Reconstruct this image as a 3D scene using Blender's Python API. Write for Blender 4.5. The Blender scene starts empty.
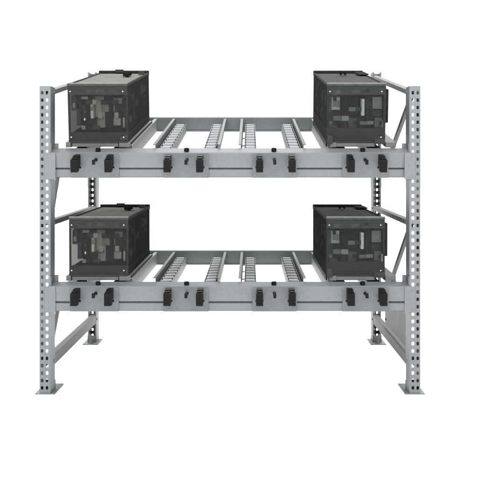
import bpy, bmesh, math, random
from mathutils import Vector, Matrix
random.seed(4)
sc = bpy.context.scene
C = sc.collection
U = 0.005            # one design unit = 5 mm at the rack front
EYE = 1.1225         # camera height (m)
DIST = 5.0           # camera to rack front (m)

# ---------------------------------------------------------------- materials
def mat(name, col, rough=0.5, metal=0.0, noise=0.0, nscale=40, bump=0.0, spec=0.5, wear=0.0):
    m = bpy.data.materials.new(name); m.use_nodes = True
    nt = m.node_tree; b = nt.nodes['Principled BSDF']
    b.inputs['Roughness'].default_value = rough
    b.inputs['Metallic'].default_value = metal
    b.inputs['Specular IOR Level'].default_value = spec
    c = (col, col, col) if not isinstance(col, tuple) else col
    b.inputs['Base Color'].default_value = (*c, 1)
    tc = nt.nodes.new('ShaderNodeTexCoord')
    if noise or wear:
        n = nt.nodes.new('ShaderNodeTexNoise'); n.inputs['Scale'].default_value = nscale
        n.inputs['Detail'].default_value = 6; n.inputs['Roughness'].default_value = 0.65
        nt.links.new(tc.outputs['Object'], n.inputs['Vector'])
        r = nt.nodes.new('ShaderNodeValToRGB')
        r.color_ramp.elements[0].position = 0.3; r.color_ramp.elements[1].position = 0.7
        r.color_ramp.elements[0].color = (*[max(0, v*(1-noise)) for v in c], 1)
        r.color_ramp.elements[1].color = (*[min(1, v*(1+noise)) for v in c], 1)
        nt.links.new(n.outputs['Fac'], r.inputs['Fac'])
        last = r.outputs['Color']
        if wear:
            n2 = nt.nodes.new('ShaderNodeTexNoise'); n2.inputs['Scale'].default_value = 9
            n2.inputs['Detail'].default_value = 8; n2.inputs['Roughness'].default_value = 0.7
            nt.links.new(tc.outputs['Object'], n2.inputs['Vector'])
            r2 = nt.nodes.new('ShaderNodeValToRGB')
            r2.color_ramp.elements[0].position = 0.62; r2.color_ramp.elements[1].position = 0.72
            r2.color_ramp.elements[0].color = (0, 0, 0, 1); r2.color_ramp.elements[1].color = (wear, wear, wear, 1)
            nt.links.new(n2.outputs['Fac'], r2.inputs['Fac'])
            mx = nt.nodes.new('ShaderNodeMix'); mx.data_type = 'RGBA'
            nt.links.new(r2.outputs['Color'], mx.inputs['Factor'])
            nt.links.new(last, mx.inputs['A'])
            mx.inputs['B'].default_value = (*[v*0.55 for v in c], 1)
            last = mx.outputs['Result']
        nt.links.new(last, b.inputs['Base Color'])
        mr = nt.nodes.new('ShaderNodeMapRange')
        mr.inputs['To Min'].default_value = max(0.05, rough-0.1); mr.inputs['To Max'].default_value = min(1, rough+0.12)
        nt.links.new(n.outputs['Fac'], mr.inputs['Value']); nt.links.new(mr.outputs['Result'], b.inputs['Roughness'])
    if bump:
        n = nt.nodes.new('ShaderNodeTexNoise'); n.inputs['Scale'].default_value = 220
        nt.links.new(tc.outputs['Object'], n.inputs['Vector'])
        bp = nt.nodes.new('ShaderNodeBump'); bp.inputs['Strength'].default_value = bump; bp.inputs['Distance'].default_value = 0.002
        nt.links.new(n.outputs['Fac'], bp.inputs['Height']); nt.links.new(bp.outputs['Normal'], b.inputs['Normal'])
    return m

def smoke(name, col, fac, tint, rough=0.12, spec=0.0):
    m = bpy.data.materials.new(name); m.use_nodes = True
    nt = m.node_tree; b = nt.nodes['Principled BSDF']; out = nt.nodes['Material Output']
    b.inputs['Base Color'].default_value = (*col, 1); b.inputs['Roughness'].default_value = rough; b.inputs['Specular IOR Level'].default_value = spec
    t = nt.nodes.new('ShaderNodeBsdfTransparent'); t.inputs['Color'].default_value = (*tint, 1)
    mx = nt.nodes.new('ShaderNodeMixShader'); mx.inputs['Fac'].default_value = fac
    tc = nt.nodes.new('ShaderNodeTexCoord'); n = nt.nodes.new('ShaderNodeTexNoise'); n.inputs['Scale'].default_value = 14
    n.inputs['Detail'].default_value = 5
    nt.links.new(tc.outputs['Object'], n.inputs['Vector'])
    mr = nt.nodes.new('ShaderNodeMapRange'); mr.inputs['To Min'].default_value = fac*0.7; mr.inputs['To Max'].default_value = fac*1.3
    nt.links.new(n.outputs['Fac'], mr.inputs['Value']); nt.links.new(mr.outputs['Result'], mx.inputs['Fac'])
    nt.links.new(t.outputs[0], mx.inputs[1]); nt.links.new(b.outputs[0], mx.inputs[2])
    nt.links.new(mx.outputs[0], out.inputs['Surface'])
    return m

M = {
 'steel': mat('galvanised_grey_steel', (.096, .101, .104), .52, .25, .10, 60, .05, .3, wear=.12),
 'plate': mat('stop_plate_steel', (.080, .085, .088), .52, .25, .14, 45, .08, .3, wear=.25),
 'brace': mat('brace_steel', (.098, .102, .104), .55, .1, .08, 50, .05, .05, wear=.15),
 'zinc': mat('zinc_roller', (.100, .103, .106), .22, .82, .05, 90),
 'rail': mat('rail_steel', (.058, .062, .065), .5, .2, .08, 60, .05, .2),
 'black': mat('black_plastic', (.0025, .0025, .0028), .5, 0, .2, 80, 0, .09),
 'bolt': mat('bolt_zinc', (.10, .10, .105), .4, .5, .05, 90),
 'screw': mat('bright_screw', (.3, .3, .29), .3, .8),
 'tray': mat('tray_grey', (.045, .047, .046), .5, .1, .1, 60),
 'floor': mat('white_studio_floor', (.975, .975, .972), .9, 0, .01, 3),
 'smoke_w': smoke('smoked_acrylic_warm', (.046, .047, .046), .32, (.80, .81, .79)),
 'smoke_c': smoke('smoked_acrylic_cool', (.044, .046, .046), .32, (.78, .80, .80)),
 'front_w': smoke('smoked_acrylic_front_warm', (.030, .0305, .0295), .12, (.855, .86, .85), .10, .2),
 'front_c': smoke('smoked_acrylic_front_cool', (.028, .029, .029), .12, (.85, .86, .86), .10, .2),
 'smoke_d': smoke('smoked_acrylic_outer_side', (.035, .036, .035), .4, (.55, .56, .55)),
 'lid_w': smoke('frosted_lid_warm', (.125, .125, .119), .8, (.6, .6, .57), .35),
 'lid_c': smoke('frosted_lid_cool', (.060, .062, .062), .8, (.5, .5, .5), .35),
}
def tone(v, warm=False, k_=.36):
    k = 'tone_%03d_%d_%d' % (int(v*1000), warm, int(k_*100))
    if k not in M:
        c = (v*1.0, v*1.0, v*.975) if warm else (v*.97, v, v*1.0)
        c = tuple(q*k_ for q in c); M[k] = mat('plastic_tone', c, .5, 0, .22, 55, 0, 0.0)
    return M[k]

# ---------------------------------------------------------------- mesh helpers
def bx(bm, x0, x1, y0, y1, z0, z1):
    v = [bm.verts.new((x, y, z)) for x in (x0, x1) for y in (y0, y1) for z in (z0, z1)]
    for f in ((0,1,3,2),(4,6,7,5),(0,4,5,1),(2,3,7,6),(0,2,6,4),(1,5,7,3)):
        bm.faces.new([v[i] for i in f])

def cyl(bm, p, r, h, axis='Z', n=20, r2=None):
    """cylinder starting at p, running h along axis"""
    R = {'Z': Matrix.Identity(3), 'Y': Matrix.Rotation(-math.pi/2, 3, 'X'), 'X': Matrix.Rotation(math.pi/2, 3, 'Y')}[axis]
    r2 = r if r2 is None else r2
    a = []; b = []
    for i in range(n):
        t = 2*math.pi*i/n
        a.append(bm.verts.new(Vector(p) + R @ Vector((r*math.cos(t), r*math.sin(t), 0))))
        b.append(bm.verts.new(Vector(p) + R @ Vector((r2*math.cos(t), r2*math.sin(t), h))))
    bm.faces.new(a[::-1]); bm.faces.new(b)
    for i in range(n):
        bm.faces.new((a[i], a[(i+1) % n], b[(i+1) % n], b[i]))

def prism_x(bm, prof, x0, x1):
    """closed (y,z) profile extruded along x"""
    a = [bm.verts.new((x0, y, z)) for y, z in prof]; b = [bm.verts.new((x1, y, z)) for y, z in prof]
    bm.faces.new(a); bm.faces.new(b[::-1])
    n = len(prof)
    for i in range(n):
        bm.faces.new((a[i], b[i], b[(i+1) % n], a[(i+1) % n]))

def obj(name, bm, m, parent=None, bevel=0.0, smooth=False, loc=None, rot=None, segs=2):
    bmesh.ops.recalc_face_normals(bm, faces=bm.faces)
    me = bpy.data.meshes.new(name); bm.to_mesh(me); bm.free()
    me.materials.append(m)
    o = bpy.data.objects.new(name, me); C.objects.link(o)
    if parent: o.parent = parent
    if loc: o.location = loc
    if rot: o.rotation_euler = rot
    if bevel:
        b = o.modifiers.new('bevel', 'BEVEL'); b.width = bevel; b.segments = segs; b.limit_method = 'ANGLE'
        b.angle_limit = math.radians(40)
    if smooth or bevel:
        for p in me.polygons: p.use_smooth = True
        w = o.modifiers.new('wn', 'WEIGHTED_NORMAL') if bevel else None
        if w: w.keep_sharp = True
        if not bevel:
            me.set_sharp_from_angle(angle=math.radians(40))
    return o

def thing(name, label, cat, loc=(0,0,0), rot=(0,0,0), group=None):
    o = bpy.data.objects.new(name, None); C.objects.link(o); o.empty_display_size = .1
    o.location = loc; o.rotation_euler = rot; o['label'] = label; o['category'] = cat
    if group: o['group'] = group
    return o

def copy_part(o, parent, loc=None):
    c = o.copy(); C.objects.link(c); c.parent = parent
    if loc is not None: c.location = loc
    return c

# ---------------------------------------------------------------- setting
bm = bmesh.new(); s = 60
bm.faces.new([bm.verts.new(p) for p in ((-s,-s,0),(s,-s,0),(s,s,0),(-s,s,0))])
fl = obj('floor', bm, M['floor']); fl['kind'] = 'structure'

# ---------------------------------------------------------------- rack
rack = thing('flow_rack', 'grey steel gravity flow rack with two sloping roller shelves and perforated posts', 'rack')

PX = [-1.0525, -.9975]            # left post, outer and inner face
QX = [.852, .797]                 # right post, outer and inner face
PD = .115                         # post depth
PITCH = .0369
H_F, H_R = 1.5425, 1.757
Y_R = 1.605                       # back web of the rear posts

def perforated(bm, x0, x1, z0, z1, y0, y1, cols, zfirst, hw, hh):
    """sheet in the xz plane with two columns of chamfered slots"""
    holes = []
    z = zfirst
    while z + hh < z1 - .01:
        holes.append(z); z += PITCH
    xs = [x0]
    for c in cols: xs += [c-hw, c+hw]
    xs.append(x1)
    zs = [z0]
    for h in holes: zs += [h-hh, h+hh]
    zs.append(z1)
    V = {}
    def v(x, z):
        k = (round(x, 6), round(z, 6))
        if k not in V: V[k] = bm.verts.new((x, y0, z))
        return V[k]
    faces = []
    ch = .0032
    for i in range(len(xs)-1):
        for j in range(len(zs)-1):
            a, b, c, d = xs[i], xs[i+1], zs[j], zs[j+1]
            if i % 2 == 1 and j % 2 == 1:
                o = [(a+ch,c),(b-ch,c),(b,c+ch),(b,d-ch),(b-ch,d),(a+ch,d),(a,d-ch),(a,c+ch)]
                for q, (cx, cz) in ((7, (a, c)), (1, (b, c)), (3, (b, d)), (5, (a, d))):
                    p, r = o[q], o[(q+1) % 8]
                    faces.append(bm.faces.new((v(cx, cz), v(*p), v(*r))))
            else:
                faces.append(bm.faces.new((v(a, c), v(b, c), v(b, d), v(a, d))))
    bmesh.ops.recalc_face_normals(bm, faces=faces)
    r = bmesh.ops.extrude_face_region(bm, geom=faces)
    nv = [g for g in r['geom'] if isinstance(g, bmesh.types.BMVert)]
    bmesh.ops.translate(bm, verts=nv, vec=(0, y1-y0, 0))

def upright(x0, x1, front, h, side):
    xl, xr = min(x0, x1), max(x0, x1)
    t = .0028
    bm = bmesh.new()
    if front: ya, yb, yw = 0, t, (t, PD)
    else: ya, yb, yw = Y_R-t, Y_R, (Y_R-PD, Y_R-t)
    w = xr-xl
    # outer hole column nearer the outer edge
    cols = sorted([x0+(x1-x0)*.24, x0+(x1-x0)*.68])
    perforated(bm, xl, xr, .004, h, ya, yb, cols, .033, .0062, .0088)
    bx(bm, xl, xl+t, yw[0], yw[1], .004, h)
    bx(bm, xr-t, xr, yw[0], yw[1], .004, h)
    # folded lips at the open side
    lip = .006
    if front:
        bx(bm, xl+t, xl+t+lip, PD-t, PD, .004, h); bx(bm, xr-t-lip, xr-t, PD-t, PD, .004, h)
    else:
        bx(bm, xl+t, xl+t+lip, Y_R-PD, Y_R-PD+t, .004, h); bx(bm, xr-t-lip, xr-t, Y_R-PD, Y_R-PD+t, .004, h)
    o = obj('upright', bm, M['steel'], rack)
    # base plate
    bm = bmesh.new()
    cx = (xl+xr)/2
    py0, py1 = ((-.006, .235) if front else (Y_R-.19, Y_R+.02))
    px0, px1 = (x0-.023*side*-1*-1, x1+.023*side) if False else (min(x0, x1)-.022, max(x0, x1)+.022)
    bx(bm, px0, px1, py0, py1, 0, .006)
    # upturned ankle around the post
    ys = (PD+.003, PD+.006) if front else (Y_R-PD-.006, Y_R-PD-.003)
    bx(bm, xl-.002, xr+.002, ys[0], ys[1], .006, .05)
    obj('base_plate', bm, M['steel'], o, bevel=.001)
    for yy in ((.16, .205) if front else (Y_R-.165,)):
        bm = bmesh.new()
        cyl(bm, (cx, yy, .006), .013, .003, 'Z', 18); cyl(bm, (cx, yy, .009), .009, .008, 'Z', 6); cyl(bm, (cx, yy, .017), .005, .012, 'Z', 12)
        obj('anchor_bolt', bm, M['bolt'], o)
    return o
upright(PX[0], PX[1], True, H_F, 1)
upright(QX[0], QX[1], True, H_F, -1)
upright(PX[0], PX[1], False, H_R, 1)
upright(QX[0], QX[1], False, H_R, -1)

def zc(py, r):    # height of something seen py units down, at depth ratio r
    return EYE + (170-py)*U/r

def brace(x, y0, z0, y1, z1, wid=.032, hgt=.024, m='brace', name='side_brace', bolts=True):
    """C channel running in the yz plane between two points; open side down"""
    L = math.hypot(y1-y0, z1-z0); a = math.atan2(z1-z0, y1-y0)
    t = .0025
    bm = bmesh.new()
    bx(bm, -wid/2, wid/2, 0, L, hgt-t, hgt)
    bx(bm, -wid/2, -wid/2+t, 0, L, 0, hgt-t)
    bx(bm, wid/2-t, wid/2, 0, L, 0, hgt-t)
    if wid < .02: bx(bm, -wid/2+t, wid/2-t, 0, L, 0, t)      # diagonals are closed tubes
    o = obj(name, bm, M[m], rack, bevel=.0008, loc=(x, y0, z0-hgt*.5), rot=(a, 0, 0))
    if bolts:
        for yy in (.03, L-.03):
            bm = bmesh.new()
            cyl(bm, (-wid/2-.006, yy, hgt*.45), .007, wid+.012, 'X', 6)
            obj('bolt', bm, M['bolt'], o)
    return o

LX, RX = (PX[0]+PX[1])/2+.008, (QX[0]+QX[1])/2-.008
yF, yB = .06, Y_R-.06
for x in (LX, RX):
    brace(x, yF, 1.514, yB, 1.728, .036, .024)                 # top brace, climbs to the taller rear posts
    brace(x, yF, zc(223, .99), yB, zc(208, .77), .036, .026)   # middle brace
    brace(x, yF, zc(164, 1), yB, zc(164, 1)+.06, .030, .03)          # behind the upper beam
    brace(x, yF, zc(299, 1), yB, zc(299, 1), .030, .03)        # behind the lower beam
    brace(x, yF, .155, yB, .155, .036, .055)                   # bottom brace
# diagonals
brace(LX, .09, zc(226, .98), .36, EYE+.04, .016, .026)
brace(LX, .09, zc(352, .98), .42, EYE-.63, .016, .026)
brace(RX, .03, 1.505, .93, EYE+.05, .018, .026)
brace(RX, .06, zc(224, 1), .82, EYE-.665, .018, .026)
# grey sheet panel between the lower braces on the right side
bm = bmesh.new(); bx(bm, RX-.004, RX-.001, .10, 1.02, .20, EYE-.66)
M['panel'] = mat('pale_sheet', (.092, .095, .098), .55, .0, .10, 12, 0, .1)
sp = obj('side_panel', bm, M['panel'], rack, bevel=.001)
for yy, zz in ((.14, .23), (.14, .44), (.98, .23), (.98, .44)):
    bm = bmesh.new(); cyl(bm, (RX-.010, yy, zz), .006, .006, 'X', 6)
    obj('bolt', bm, M['bolt'], sp)

# ---------------------------------------------------------------- shelves
BAYS = [ # plate x0,x1, hook x0 pair, lever x, knob x
 (-.900, -.656, (-.878, -.7125), -.770, -.762),
 (-.433, -.207, (-.423, -.264), -.315, -.318),
 (.012, .233, (.030, .190), .122, .120),
 (.462, .692, (.4785, .6375), .575, .565)]
TRACKS = [ (-.457, -.402, -1), (-.230, -.178, 1), (-.025, .028, -1), (.200, .256, 1)]
HIDDEN = [(-.880, -.830), (-.690, -.635), (.425, .480), (.600, .655)]
ZR = .020          # top of the rollers above the beam edge
NR = 10

# shared meshes
def roller_mesh():
    bm = bmesh.new()
    n = 24; prof = [(0, .017), (.0015, .019), (.048, .019), (.0495, .017)]
    rings = []
    for x, r in prof:
        rings.append([bm.verts.new((x, r*math.cos(2*math.pi*i/n), r*math.sin(2*math.pi*i/n))) for i in range(n)])
    for a, b in zip(rings, rings[1:]):
        for i in range(n): bm.faces.new((a[i], a[(i+1) % n], b[(i+1) % n], b[i]))
    bm.faces.new(rings[0][::-1]); bm.faces.new(rings[-1])
    cyl(bm, (-.004, 0, 0), .004, .0575, 'X', 10)
    return bm
roller0 = None

def deck(zf, tilt):
    global roller0
    T = dict(loc=(0, 0, zf), rot=(tilt, 0, 0))
    # front beam: stepped section with a groove
    prof = [(0,-.001),(.003,.002),(.058,.017),(.060,.015),(.060,-.125),(.006,-.125),(0,-.121),(0,-.085),(-.003,-.0835),(.013,-.0785),(.013,-.0755),(0,-.0748)]
    bm = bmesh.new(); prism_x(bm, prof, PX[1]+.001, QX[1]-.001)
    obj('front_beam', bm, M['steel'], rack, bevel=.0012, **T)
    # rear beam
    bm = bmesh.new()
    prism_x(bm, [(1.40,.040),(1.403,.043),(1.450,.043),(1.453,.040),(1.453,-.048),(1.40,-.048),(1.40,-.041),(1.404,-.039),(1.404,-.036),(1.40,-.034)], PX[1]+.001, QX[1]-.001)
    obj('rear_beam', bm, M['steel'], rack, bevel=.001, **T)
    # connectors gripping the posts (upright, not tilted)
    for s, xa, xb, xi in ((1, -1.026, -.972, PX[1]), (-1, .826, .772, QX[1])):
        bm = bmesh.new()
        a, b = min(xa, xb), max(xa, xb)
        bx(bm, a, b, -.0045, -.001, -.131, .002)
        i0 = xi+.0015*s; i1 = xi+.005*s
        bx(bm, min(i0, i1), max(i0, i1), -.003, .085, -.135, .05)
        j0, j1 = xi+.005*s, xi+.024*s
        bx(bm, min(j0, j1), max(j0, j1), .070, .085, .012, .05)
        c = obj('beam_connector', bm, M['steel'], rack, bevel=.001, loc=(0, 0, zf))
        for zz in (-.115, -.02):
            bm = bmesh.new(); cyl(bm, ((xa+xi)/2, -.0065, zz), .0035, .002, 'Y', 14)
            obj('rivet', bm, M['bolt'], c)
    # inner side rails next to the case bays
    for x0, x1 in ((-.597, -.591), (.391, .397)):
        bm = bmesh.new()
        bx(bm, x0, x1, .062, 1.398, -.042, .035)
        k = -.014 if x0 < 0 else .014
        bx(bm, min(x0, x0+k) if k < 0 else x1, x0 if k < 0 else x1+k, .062, 1.398, .029, .035)
        obj('guide_rail', bm, M['steel'], rack, bevel=.0008, **T)
    # roller tracks
    for x0, x1, s in TRACKS:
        bm = bmesh.new()
        bx(bm, x0-.004, x0-.001, .062, 1.26, -.04, .014)
        bx(bm, x1+.001, x1+.004, .062, 1.26, -.04, .014)
        bx(bm, x0-.001, x1+.001, .062, 1.26, -.04, -.037)
        # end bracket to the rear beam
        bx(bm, x0-.001, x1+.001, 1.26, 1.398, -.04, -.036)
        tr = obj('roller_track', bm, M['rail'], rack, bevel=.0006, **T)
        for i in range(NR):
            y = .10+i*.1225
            if roller0 is None:
                roller0 = obj('roller', roller_mesh(), M['zinc'], tr, smooth=True)
                roller0.location = (x0+.002, y, ZR-.019)
            else:
                r = copy_part(roller0, tr, (x0+.002, y, ZR-.019))
        bm = bmesh.new()
        g0 = x0-.022 if s < 0 else x1+.012
        bx(bm, g0, g0+.0035, .062, 1.398, -.045, .036)
        bx(bm, g0+.0035 if s > 0 else g0-.012, g0+.0155 if s > 0 else g0, .062, 1.398, .0325, .036)
        for k in range(4):
            yy = .15+k*.35
            a, b = (g0+.0035, x0-.004) if s < 0 else (x1+.004, g0)
            bx(bm, a, b, yy, yy+.03, -.03, -.027)
        obj('lane_guide', bm, M['rail'], rack, bevel=.0006, **T)
    for x0, x1 in HIDDEN:
        bm = bmesh.new()
        bx(bm, x0-.004, x0-.001, .062, 1.398, -.04, .014); bx(bm, x1+.001, x1+.004, .062, 1.398, -.04, .014)
        bx(bm, x0-.001, x1+.001, .062, 1.398, -.04, -.037)
        tr = obj('roller_track', bm, M['rail'], rack, **T)
        bm = bmesh.new()
        for i in range(NR): cyl(bm, (x0+.002, .10+i*.1225, ZR-.019), .019, .05, 'X', 20)
        o = obj('roller_row', bm, M['zinc'], tr, smooth=True); o['kind'] = 'stuff'
    # stop plates
    for p0, p1, hooks, lx, kx in BAYS:
        bm = bmesh.new(); bx(bm, p0, p1, -.0065, -.0035, -.1245, -.004)
        pl = obj('stop_plate', bm, M['plate'], rack, bevel=.0008, **T)
        for hx in hooks:
            w = .034
            bm = bmesh.new()
            bx(bm, hx+.003, hx+w-.003, -.072, -.0068, -.060, -.006)      # neck
            bx(bm, hx, hx+w, -.122, -.072, -.080, -.018)                # head
            bx(bm, hx+.004, hx+w-.004, -.108, -.072, -.018, -.011)
            for k in range(4):                                          # grip ribs
                bx(bm, hx+.002, hx+w-.002, -.1255, -.122, -.076+k*.0145, -.070+k*.0145)
            cyl(bm, (hx+w/2-.02, -.03, -.068), .006, .04, 'X', 14)
            obj('stop_block', bm, M['black'], pl, bevel=.0025)
        bm = bmesh.new()
        cyl(bm, (lx, -.0125, -.033), .0085, .006, 'Y', 16)
        cyl(bm, (lx, -.080, -.031), .0055, .0675, 'Y', 12)
        bx(bm, lx-.007, lx+.007, -.094, -.078, -.046, -.022)
        obj('release_lever', bm, M['black'], pl, bevel=.002)
        for sx, sz in ((p0+.012, -.112), (p1-.012, -.112), ((p0+p1)/2, -.105)):
            bm = bmesh.new(); cyl(bm, (sx, -.009, sz), .0042, .0024, 'Y', 12)
            obj('rivet', bm, M['bolt'], pl)
        bm = bmesh.new()
        cyl(bm, (kx, .018, .0065), .0125, .014, 'Z', 20); cyl(bm, (kx, .018, .0205), .010, .003, 'Z', 20)
        obj('guide_knob', bm, M['black'], pl, smooth=True)

Z_U, T_U = EYE+(170-153)*U, math.atan(150/1000)
Z_L, T_L = EYE+(170-286.5)*U, math.atan(16.5/1000)
deck(Z_U, T_U)
deck(Z_L, T_L)

# ---------------------------------------------------------------- smoked cases
LEN = 1.085
def block(o, x0, x1, z0, z1, y0, y1, v, warm=False, name='inner_block'):
    bm = bmesh.new(); bx(bm, x0*U, x1*U, y0, y1, z0*U, z1*U)
    return obj(name, bm, tone(v*v*5+.012 if v < .2 else v*.95, warm, .85), o, bevel=.0015)

def case(kind, label, x, zf, tilt):
    # local origin: front left bottom corner, resting on the rollers
    c, s = math.cos(tilt), math.sin(tilt)
    y, z = .064, ZR+.0004
    o = thing('equipment_case', label, 'case', (x, y*c-z*s, zf+y*s+z*c), (tilt, 0, 0), 'smoked cases on the flow rack')
    W = .300 if kind == 'L' else .296
    w = W/U; warm = kind == 'L'
    sm = M['smoke_w' if warm else 'smoke_c']; dk = tone(.035, warm); t = .004
    H = 64.2*U; B = 4.5*U
    # base tray with runners
    bm = bmesh.new()
    bx(bm, .012, W-.050, .004, LEN-.01, .002, B-.001)
    obj('base_tray', bm, M['tray'], o, bevel=.001)
    rs = [(-.016, .010), (W-.048, W+.012)] if warm else [(.004, .050), (W+.002, W+.056)]
    for a, b in rs:
        bm = bmesh.new(); bx(bm, a, b, -.002, LEN, 0, B+.003)
        r = obj('runner', bm, M['tray'], o, bevel=.0015)
    bm = bmesh.new()
    a, b = (W+.013, W+.017) if warm else (-.003, .003)
    bx(bm, a, b, 0, LEN, .004, .026)
    obj('edge_strip', bm, M['black'], o)
    for xx in (.010, W-.050):
        bm = bmesh.new(); bx(bm, xx, xx+.004, -.0035, .01, .002, B+.002)
        obj('edge_strip', bm, M['black'], o)
    # lower frame
    zl = B+(11 if warm else 15)*U
    bm = bmesh.new()
    bx(bm, 0, W, 0, .012, B, zl); bx(bm, 0, W, LEN-.012, LEN, B, zl)
    bx(bm, 0, .010, .012, LEN-.012, B, zl-.012); bx(bm, W-.010, W, .012, LEN-.012, B, zl-.012)
    bx(bm, .010, W-.010, .012, LEN-.012, B, B+.006)
    obj('lower_frame', bm, tone(.070, warm), o, bevel=.0015)
    bm = bmesh.new()      # raised beads on the lower frame
    if warm:
        bx(bm, .045, W-.05, -.0068, -.0045, B+.020, B+.0225)
        bx(bm, .010, W-.004, -.005, -.0002, B+.001, B+.008)
    else:
        bx(bm, .036, W-.09, -.0068, -.0045, B+.036, B+.0385)
        bx(bm, .060, W-.055, -.0072, -.0045, B+.018, B+.021)
        bx(bm, .086, .088, -.0066, -.0045, B+.010, zl-.006)
        bx(bm, .002, .030, -.012, -.0045, B-.004, B+.04)
        bx(bm, W-.055, W-.002, -.012, -.0045, B-.004, B+.022)
    obj('trim', bm, tone(.07, warm), o, bevel=.001)
    # corner posts and top rims
    for xx in (0, W-.010):
        for yy in (0, LEN-.014):
            bm = bmesh.new(); bx(bm, xx, xx+.010, yy+.0002, yy+.0138, zl, H-.012)
            obj('corner_post', bm, tone(.06, warm), o, bevel=.0015)
    bm = bmesh.new()
    bx(bm, 0, W, 0, .014, H-.056, H-.010)                       # front header
    bx(bm, -.001, W+.001, -.004, .018, H-.010, H)               # front rim
    bx(bm, -.001, .010, .018, LEN-.02, H-.014, H-.001); bx(bm, W-.010, W+.001, .018, LEN-.02, H-.014, H-.001)
    obj('top_frame', bm, tone(.105, warm), o, bevel=.0015)
    bm = bmesh.new(); bx(bm, -.0005, W+.0005, -.0056, .012, H+.0003, H+.0045)
    obj('top_trim', bm, tone(.36, warm), o, bevel=.001)
    bm = bmesh.new(); bx(bm, -.002, W+.002, LEN-.02, LEN+.004, H-.018, H+.012)
    obj('rear_rail', bm, tone(.05, warm), o, bevel=.004)
    # panels
    bm = bmesh.new(); bx(bm, .0005, W-.0005, -.0042, -.0004, B+.009, H-.0108)
    obj('front_panel', bm, M['front_w' if warm else 'front_c'], o)
    for xx in (.002, W-.002-t):
        outer = (xx < .1) == warm
        bm = bmesh.new(); bx(bm, xx, xx+t, .0145, LEN-.0145, zl-.0115, H-.0145)
        obj('side_panel', bm, M['smoke_d'] if outer else sm, o)
    bm = bmesh.new(); bx(bm, .0102, W-.0102, LEN-.008, LEN-.004, zl+.0005, H-.0185)
    obj('rear_panel', bm, sm, o)
    bm = bmesh.new(); bx(bm, .0105, W-.0105, .0185, LEN-.0205, H-.010, H-.006)
    obj('lid', bm, M['lid_w' if warm else 'lid_c'], o)
    # screws
    for xx, zz in ((.014, H-.038), (W-.022, H-.038), (.014, B+.030), (W-.022, B+.030)):
        bm = bmesh.new(); cyl(bm, (xx, -.0065, zz), .0034, .0022, 'Y', 14)
        obj('screw', bm, M['screw'], o)
    # lid hardware
    if warm:
        bm = bmesh.new(); bx(bm, .195, .232, LEN-.42, LEN-.30, H+.0002, H+.022); obj('lid_latch', bm, tone(.03, True), o, bevel=.003)
        bm = bmesh.new(); cyl(bm, (.280, LEN-.24, H), .018, .022, 'Z', 20)
        obj('lid_knob', bm, tone(.10, True), o, bevel=.002)
        bm = bmesh.new(); bx(bm, .10, .15, LEN-.03, LEN-.0205, H+.0, H+.02); obj('lid_latch', bm, tone(.09, True), o, bevel=.002)
    else:
        bm = bmesh.new()
        bx(bm, .135, .146, LEN-.30, LEN-.25, H+.0002, H+.022); bx(bm, .160, .171, LEN-.30, LEN-.25, H+.0002, H+.022)
        bx(bm, .135, .171, LEN-.29, LEN-.26, H+.012, H+.018)
        obj('lid_latch', bm, tone(.03), o, bevel=.002)
        bm = bmesh.new(); bx(bm, W+.0005, W+.016, .02, .50, B+.10, H-.030); obj('side_guard', bm, tone(.035), o, bevel=.003)
        bm = bmesh.new(); bx(bm, W-.055, W+.004, LEN-.3, LEN-.06, H+.0, H+.008); obj('lid_plate', bm, tone(.06), o, bevel=.002)
    block(o, 1.6, w-1.6, zl/U, H/U-3, LEN-.035, LEN-.016, .03, warm, 'rear_bulkhead')
    rnd = random.Random(11 if warm else 23)
    for k in range(26):                  # fittings along the inner long side
        yy = rnd.uniform(.10, .95); z0 = rnd.uniform(20, 44)
        a, b = (56.9, 58.2) if warm else (1.7, 2.1)
        block(o, a, b-rnd.uniform(0, .3), z0, z0+rnd.uniform(3, 11), yy, yy+rnd.uniform(.05, .13), rnd.choice((.02, .03, .09, .14, .17, .22)), warm, 'inner_fitting')
    zz = 17.5
    while zz < 50:                       # rows of small modules behind the front pane
        hh = rnd.uniform(3.5, 8); xx = 12.5 if warm else 3.0
        while xx < (55 if warm else 55):
            ww = rnd.uniform(3, 8); y0 = rnd.uniform(.025, .0495)
            if rnd.random() < .42:
                block(o, xx, min(xx+ww, 56.5), zz, min(zz+hh, 51), y0-.012, y0-.002, rnd.choice((.02, .04, .06, .09, .13, .17)), warm)
            xx += ww+.3
        zz += hh+.3
    for k in range(9):                   # small modules behind the head and foot of the front
        xx = rnd.uniform(2, 52); ww = rnd.uniform(3, 9)
        z0 = rnd.uniform(54, 57) if k % 2 else rnd.uniform(6, 10 if warm else 14)
        bm = bmesh.new(); bx(bm, xx*U, min(xx+ww, w-1)*U, -.0003, .0, z0*U, (z0+rnd.uniform(2, 4.5))*U)
        obj('cover_plate', bm, tone(rnd.choice((.05, .08, .14, .17)), warm), o)
    z_ = lambda py: 147.5-py    # heights measured on the front
    P = lambda a, b, c, d, y0, y1, v, wm=warm: block(o, a, b, z_(d), z_(c), y0, y1, v, wm)
    if warm:
        P(2.4, 7.5, 96, 111, .03, .10, .07); P(4.0, 6.5, 103, 108, .022, .03, .16)
        P(7.6, 11.8, 109, 126, .03, .14, .05); P(7.7, 11.8, 96, 108.6, .06, .20, .06); P(3, 9, 97, 130, .45, 1.06, .05)
        P(12, 20.8, 96, 131, .06, .30, .018)
        P(14.6, 16.0, 111, 121, .035, .05, .85)  # no real module: a glint painted as a bright sliver block
        P(20.9, 25.3, 98, 130, .05, .25, .17); P(21.6, 24.5, 100, 107, .035, .0495, .26); P(21.6, 24.5, 111, 119, .035, .0495, .28)
        P(25.4, 35.0, 97, 129, .07, .30, .23); P(25.6, 34.0, 118, 120, .055, .0695, .10)
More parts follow.
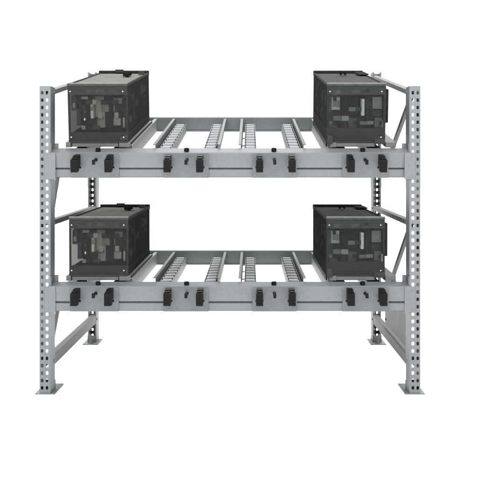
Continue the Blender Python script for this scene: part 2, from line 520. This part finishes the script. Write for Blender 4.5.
        P(35.2, 43.0, 95.5, 101, .04, .2, .02); P(35.2, 44.0, 101.2, 130, .09, .30, .045)
        P(45.0, 53.5, 98, 104, .03, .12, .12); P(45.0, 53.5, 105, 112, .03, .12, .15); P(45.5, 52.5, 113, 127, .05, .16, .07)
        P(53.8, 56.5, 100, 128, .04, .2, .045); P(54.2, 56.2, 118, 128, .03, .0395, .2)
        # machine body filling the length of the case
        P(9, 50, 97, 133, .32, 1.0, .05); P(50.2, 56.8, 93, 98, .33, .42, .004); P(50.2, 56.8, 101, 113, .33, .42, .006)
        P(50.2, 56.5, 99, 130, .46, .52, .16); P(50.2, 56.8, 88, 130, .60, 1.07, .05); P(50.2, 56.8, 116, 134, .22, .58, .06)
        P(50.2, 56.0, 95, 114, .24, .31, .12)
    else:
        P(2.2, 4.8, 96, 112, .03, .10, .10); P(5.0, 13.5, 97, 110, .03, .15, .24); P(6.0, 9.5, 99, 108, .024, .0295, .34)
        P(13.8, 22, 96, 118, .08, .30, .03); P(22.2, 33.5, 97, 118, .10, .30, .05, True); P(16, 19, 100, 112, .065, .0795, .02)
        P(35.5, 38.5, 99, 116, .03, .09, .42); P(38.7, 46.2, 95.5, 128, .05, .3, .008); P(41, 42.5, 98, 124, .04, .0495, .05)
        P(46.5, 56, 97, 109, .03, .18, .15); P(46.5, 56, 110.5, 117, .04, .16, .05); P(49, 56, 118, 128, .03, .12, .11)
        P(2.2, 8, 111, 129, .05, .2, .07); P(8.2, 15, 111, 129, .07, .2, .045); P(15.2, 22, 118.5, 129, .05, .2, .07); P(22.2, 31, 118.5, 129.5, .03, .2, .09)
        P(31.2, 38.4, 117, 129, .06, .2, .04)
        P(9, 56, 97, 133, .32, 1.0, .04)
        P(2.4, 8.8, 94, 101, .20, .32, .004); P(2.4, 8.8, 104, 114, .33, .42, .006); P(2.4, 5.6, 104, 115, .16, .22, .4)  # last block is a pale upright sliver standing in for a glint
        P(2.4, 8.8, 88, 131, .55, 1.07, .035); P(2.4, 8.8, 116, 134, .22, .52, .045); P(3.0, 8.8, 97, 105, .46, .53, .2)
    return o

case('L', 'smoked acrylic case at the left end of the upper shelf, under the open rack top', -.916, Z_U, T_U)
case('R', 'dark smoked case at the right end of the upper shelf, under the open rack top', .387, Z_U, T_U)
case('L', 'smoked acrylic case at the left end of the lower shelf, beneath the upper shelf', -.916, Z_L, T_L)
case('R', 'dark smoked case at the right end of the lower shelf, beneath the upper shelf', .387, Z_L, T_L)

# ---------------------------------------------------------------- light
w = bpy.data.worlds.new('World'); sc.world = w; w.use_nodes = True
nt = w.node_tree; bg = nt.nodes['Background']
tc = nt.nodes.new('ShaderNodeTexCoord'); sep = nt.nodes.new('ShaderNodeSeparateXYZ')
nt.links.new(tc.outputs['Generated'], sep.inputs[0])
def mapr(sock, a, b, c, d):
    m = nt.nodes.new('ShaderNodeMapRange'); m.interpolation_type = 'SMOOTHSTEP'
    for k, v in zip(('From Min', 'From Max', 'To Min', 'To Max'), (a, b, c, d)): m.inputs[k].default_value = v
    nt.links.new(sock, m.inputs['Value']); return m.outputs['Result']
back = mapr(sep.outputs['Y'], .3, .82, .17, 1.3)     # bright white cyclorama behind, dim studio in front
top = mapr(sep.outputs['Z'], .25, .6, 0, 4.2)          # overhead world glow, added to whiten the floor
add = nt.nodes.new('ShaderNodeMath'); nt.links.new(back, add.inputs[0]); nt.links.new(top, add.inputs[1])
nt.links.new(add.outputs[0], bg.inputs['Strength'])
bg.inputs['Color'].default_value = (1, 1, 1, 1)

def area(loc, target, sx, sy, e):
    l = bpy.data.lights.new('studio_lamp', 'AREA'); l.shape = 'RECTANGLE'; l.size = sx; l.size_y = sy; l.energy = e
    o = bpy.data.objects.new('studio_lamp', l); C.objects.link(o); o.location = loc
    o.rotation_euler = (Vector(target)-Vector(loc)).to_track_quat('-Z', 'Y').to_euler()
area((-.35, -6.5, 3.3), (0, 0, .65), 6.0, 2.0, 490)

# ---------------------------------------------------------------- camera
cam = bpy.data.cameras.new('camera'); co = bpy.data.objects.new('camera', cam); C.objects.link(co)
co.location = (0, -DIST, EYE); co.rotation_euler = (math.pi/2, 0, 0)
cam.sensor_width = 36; cam.lens = 36*1000/478
cam.shift_x = (239-250)/478; cam.shift_y = -(239-170)/478
cam.clip_end = 300
sc.camera = co
sc.render.resolution_x = sc.render.resolution_y = 1024
sc.view_settings.view_transform = 'Standard'; sc.view_settings.look = 'None'
sc.view_settings.exposure = 0; sc.view_settings.gamma = 1
sc.render.engine = 'CYCLES'
sc.cycles.transparent_max_bounces = 24
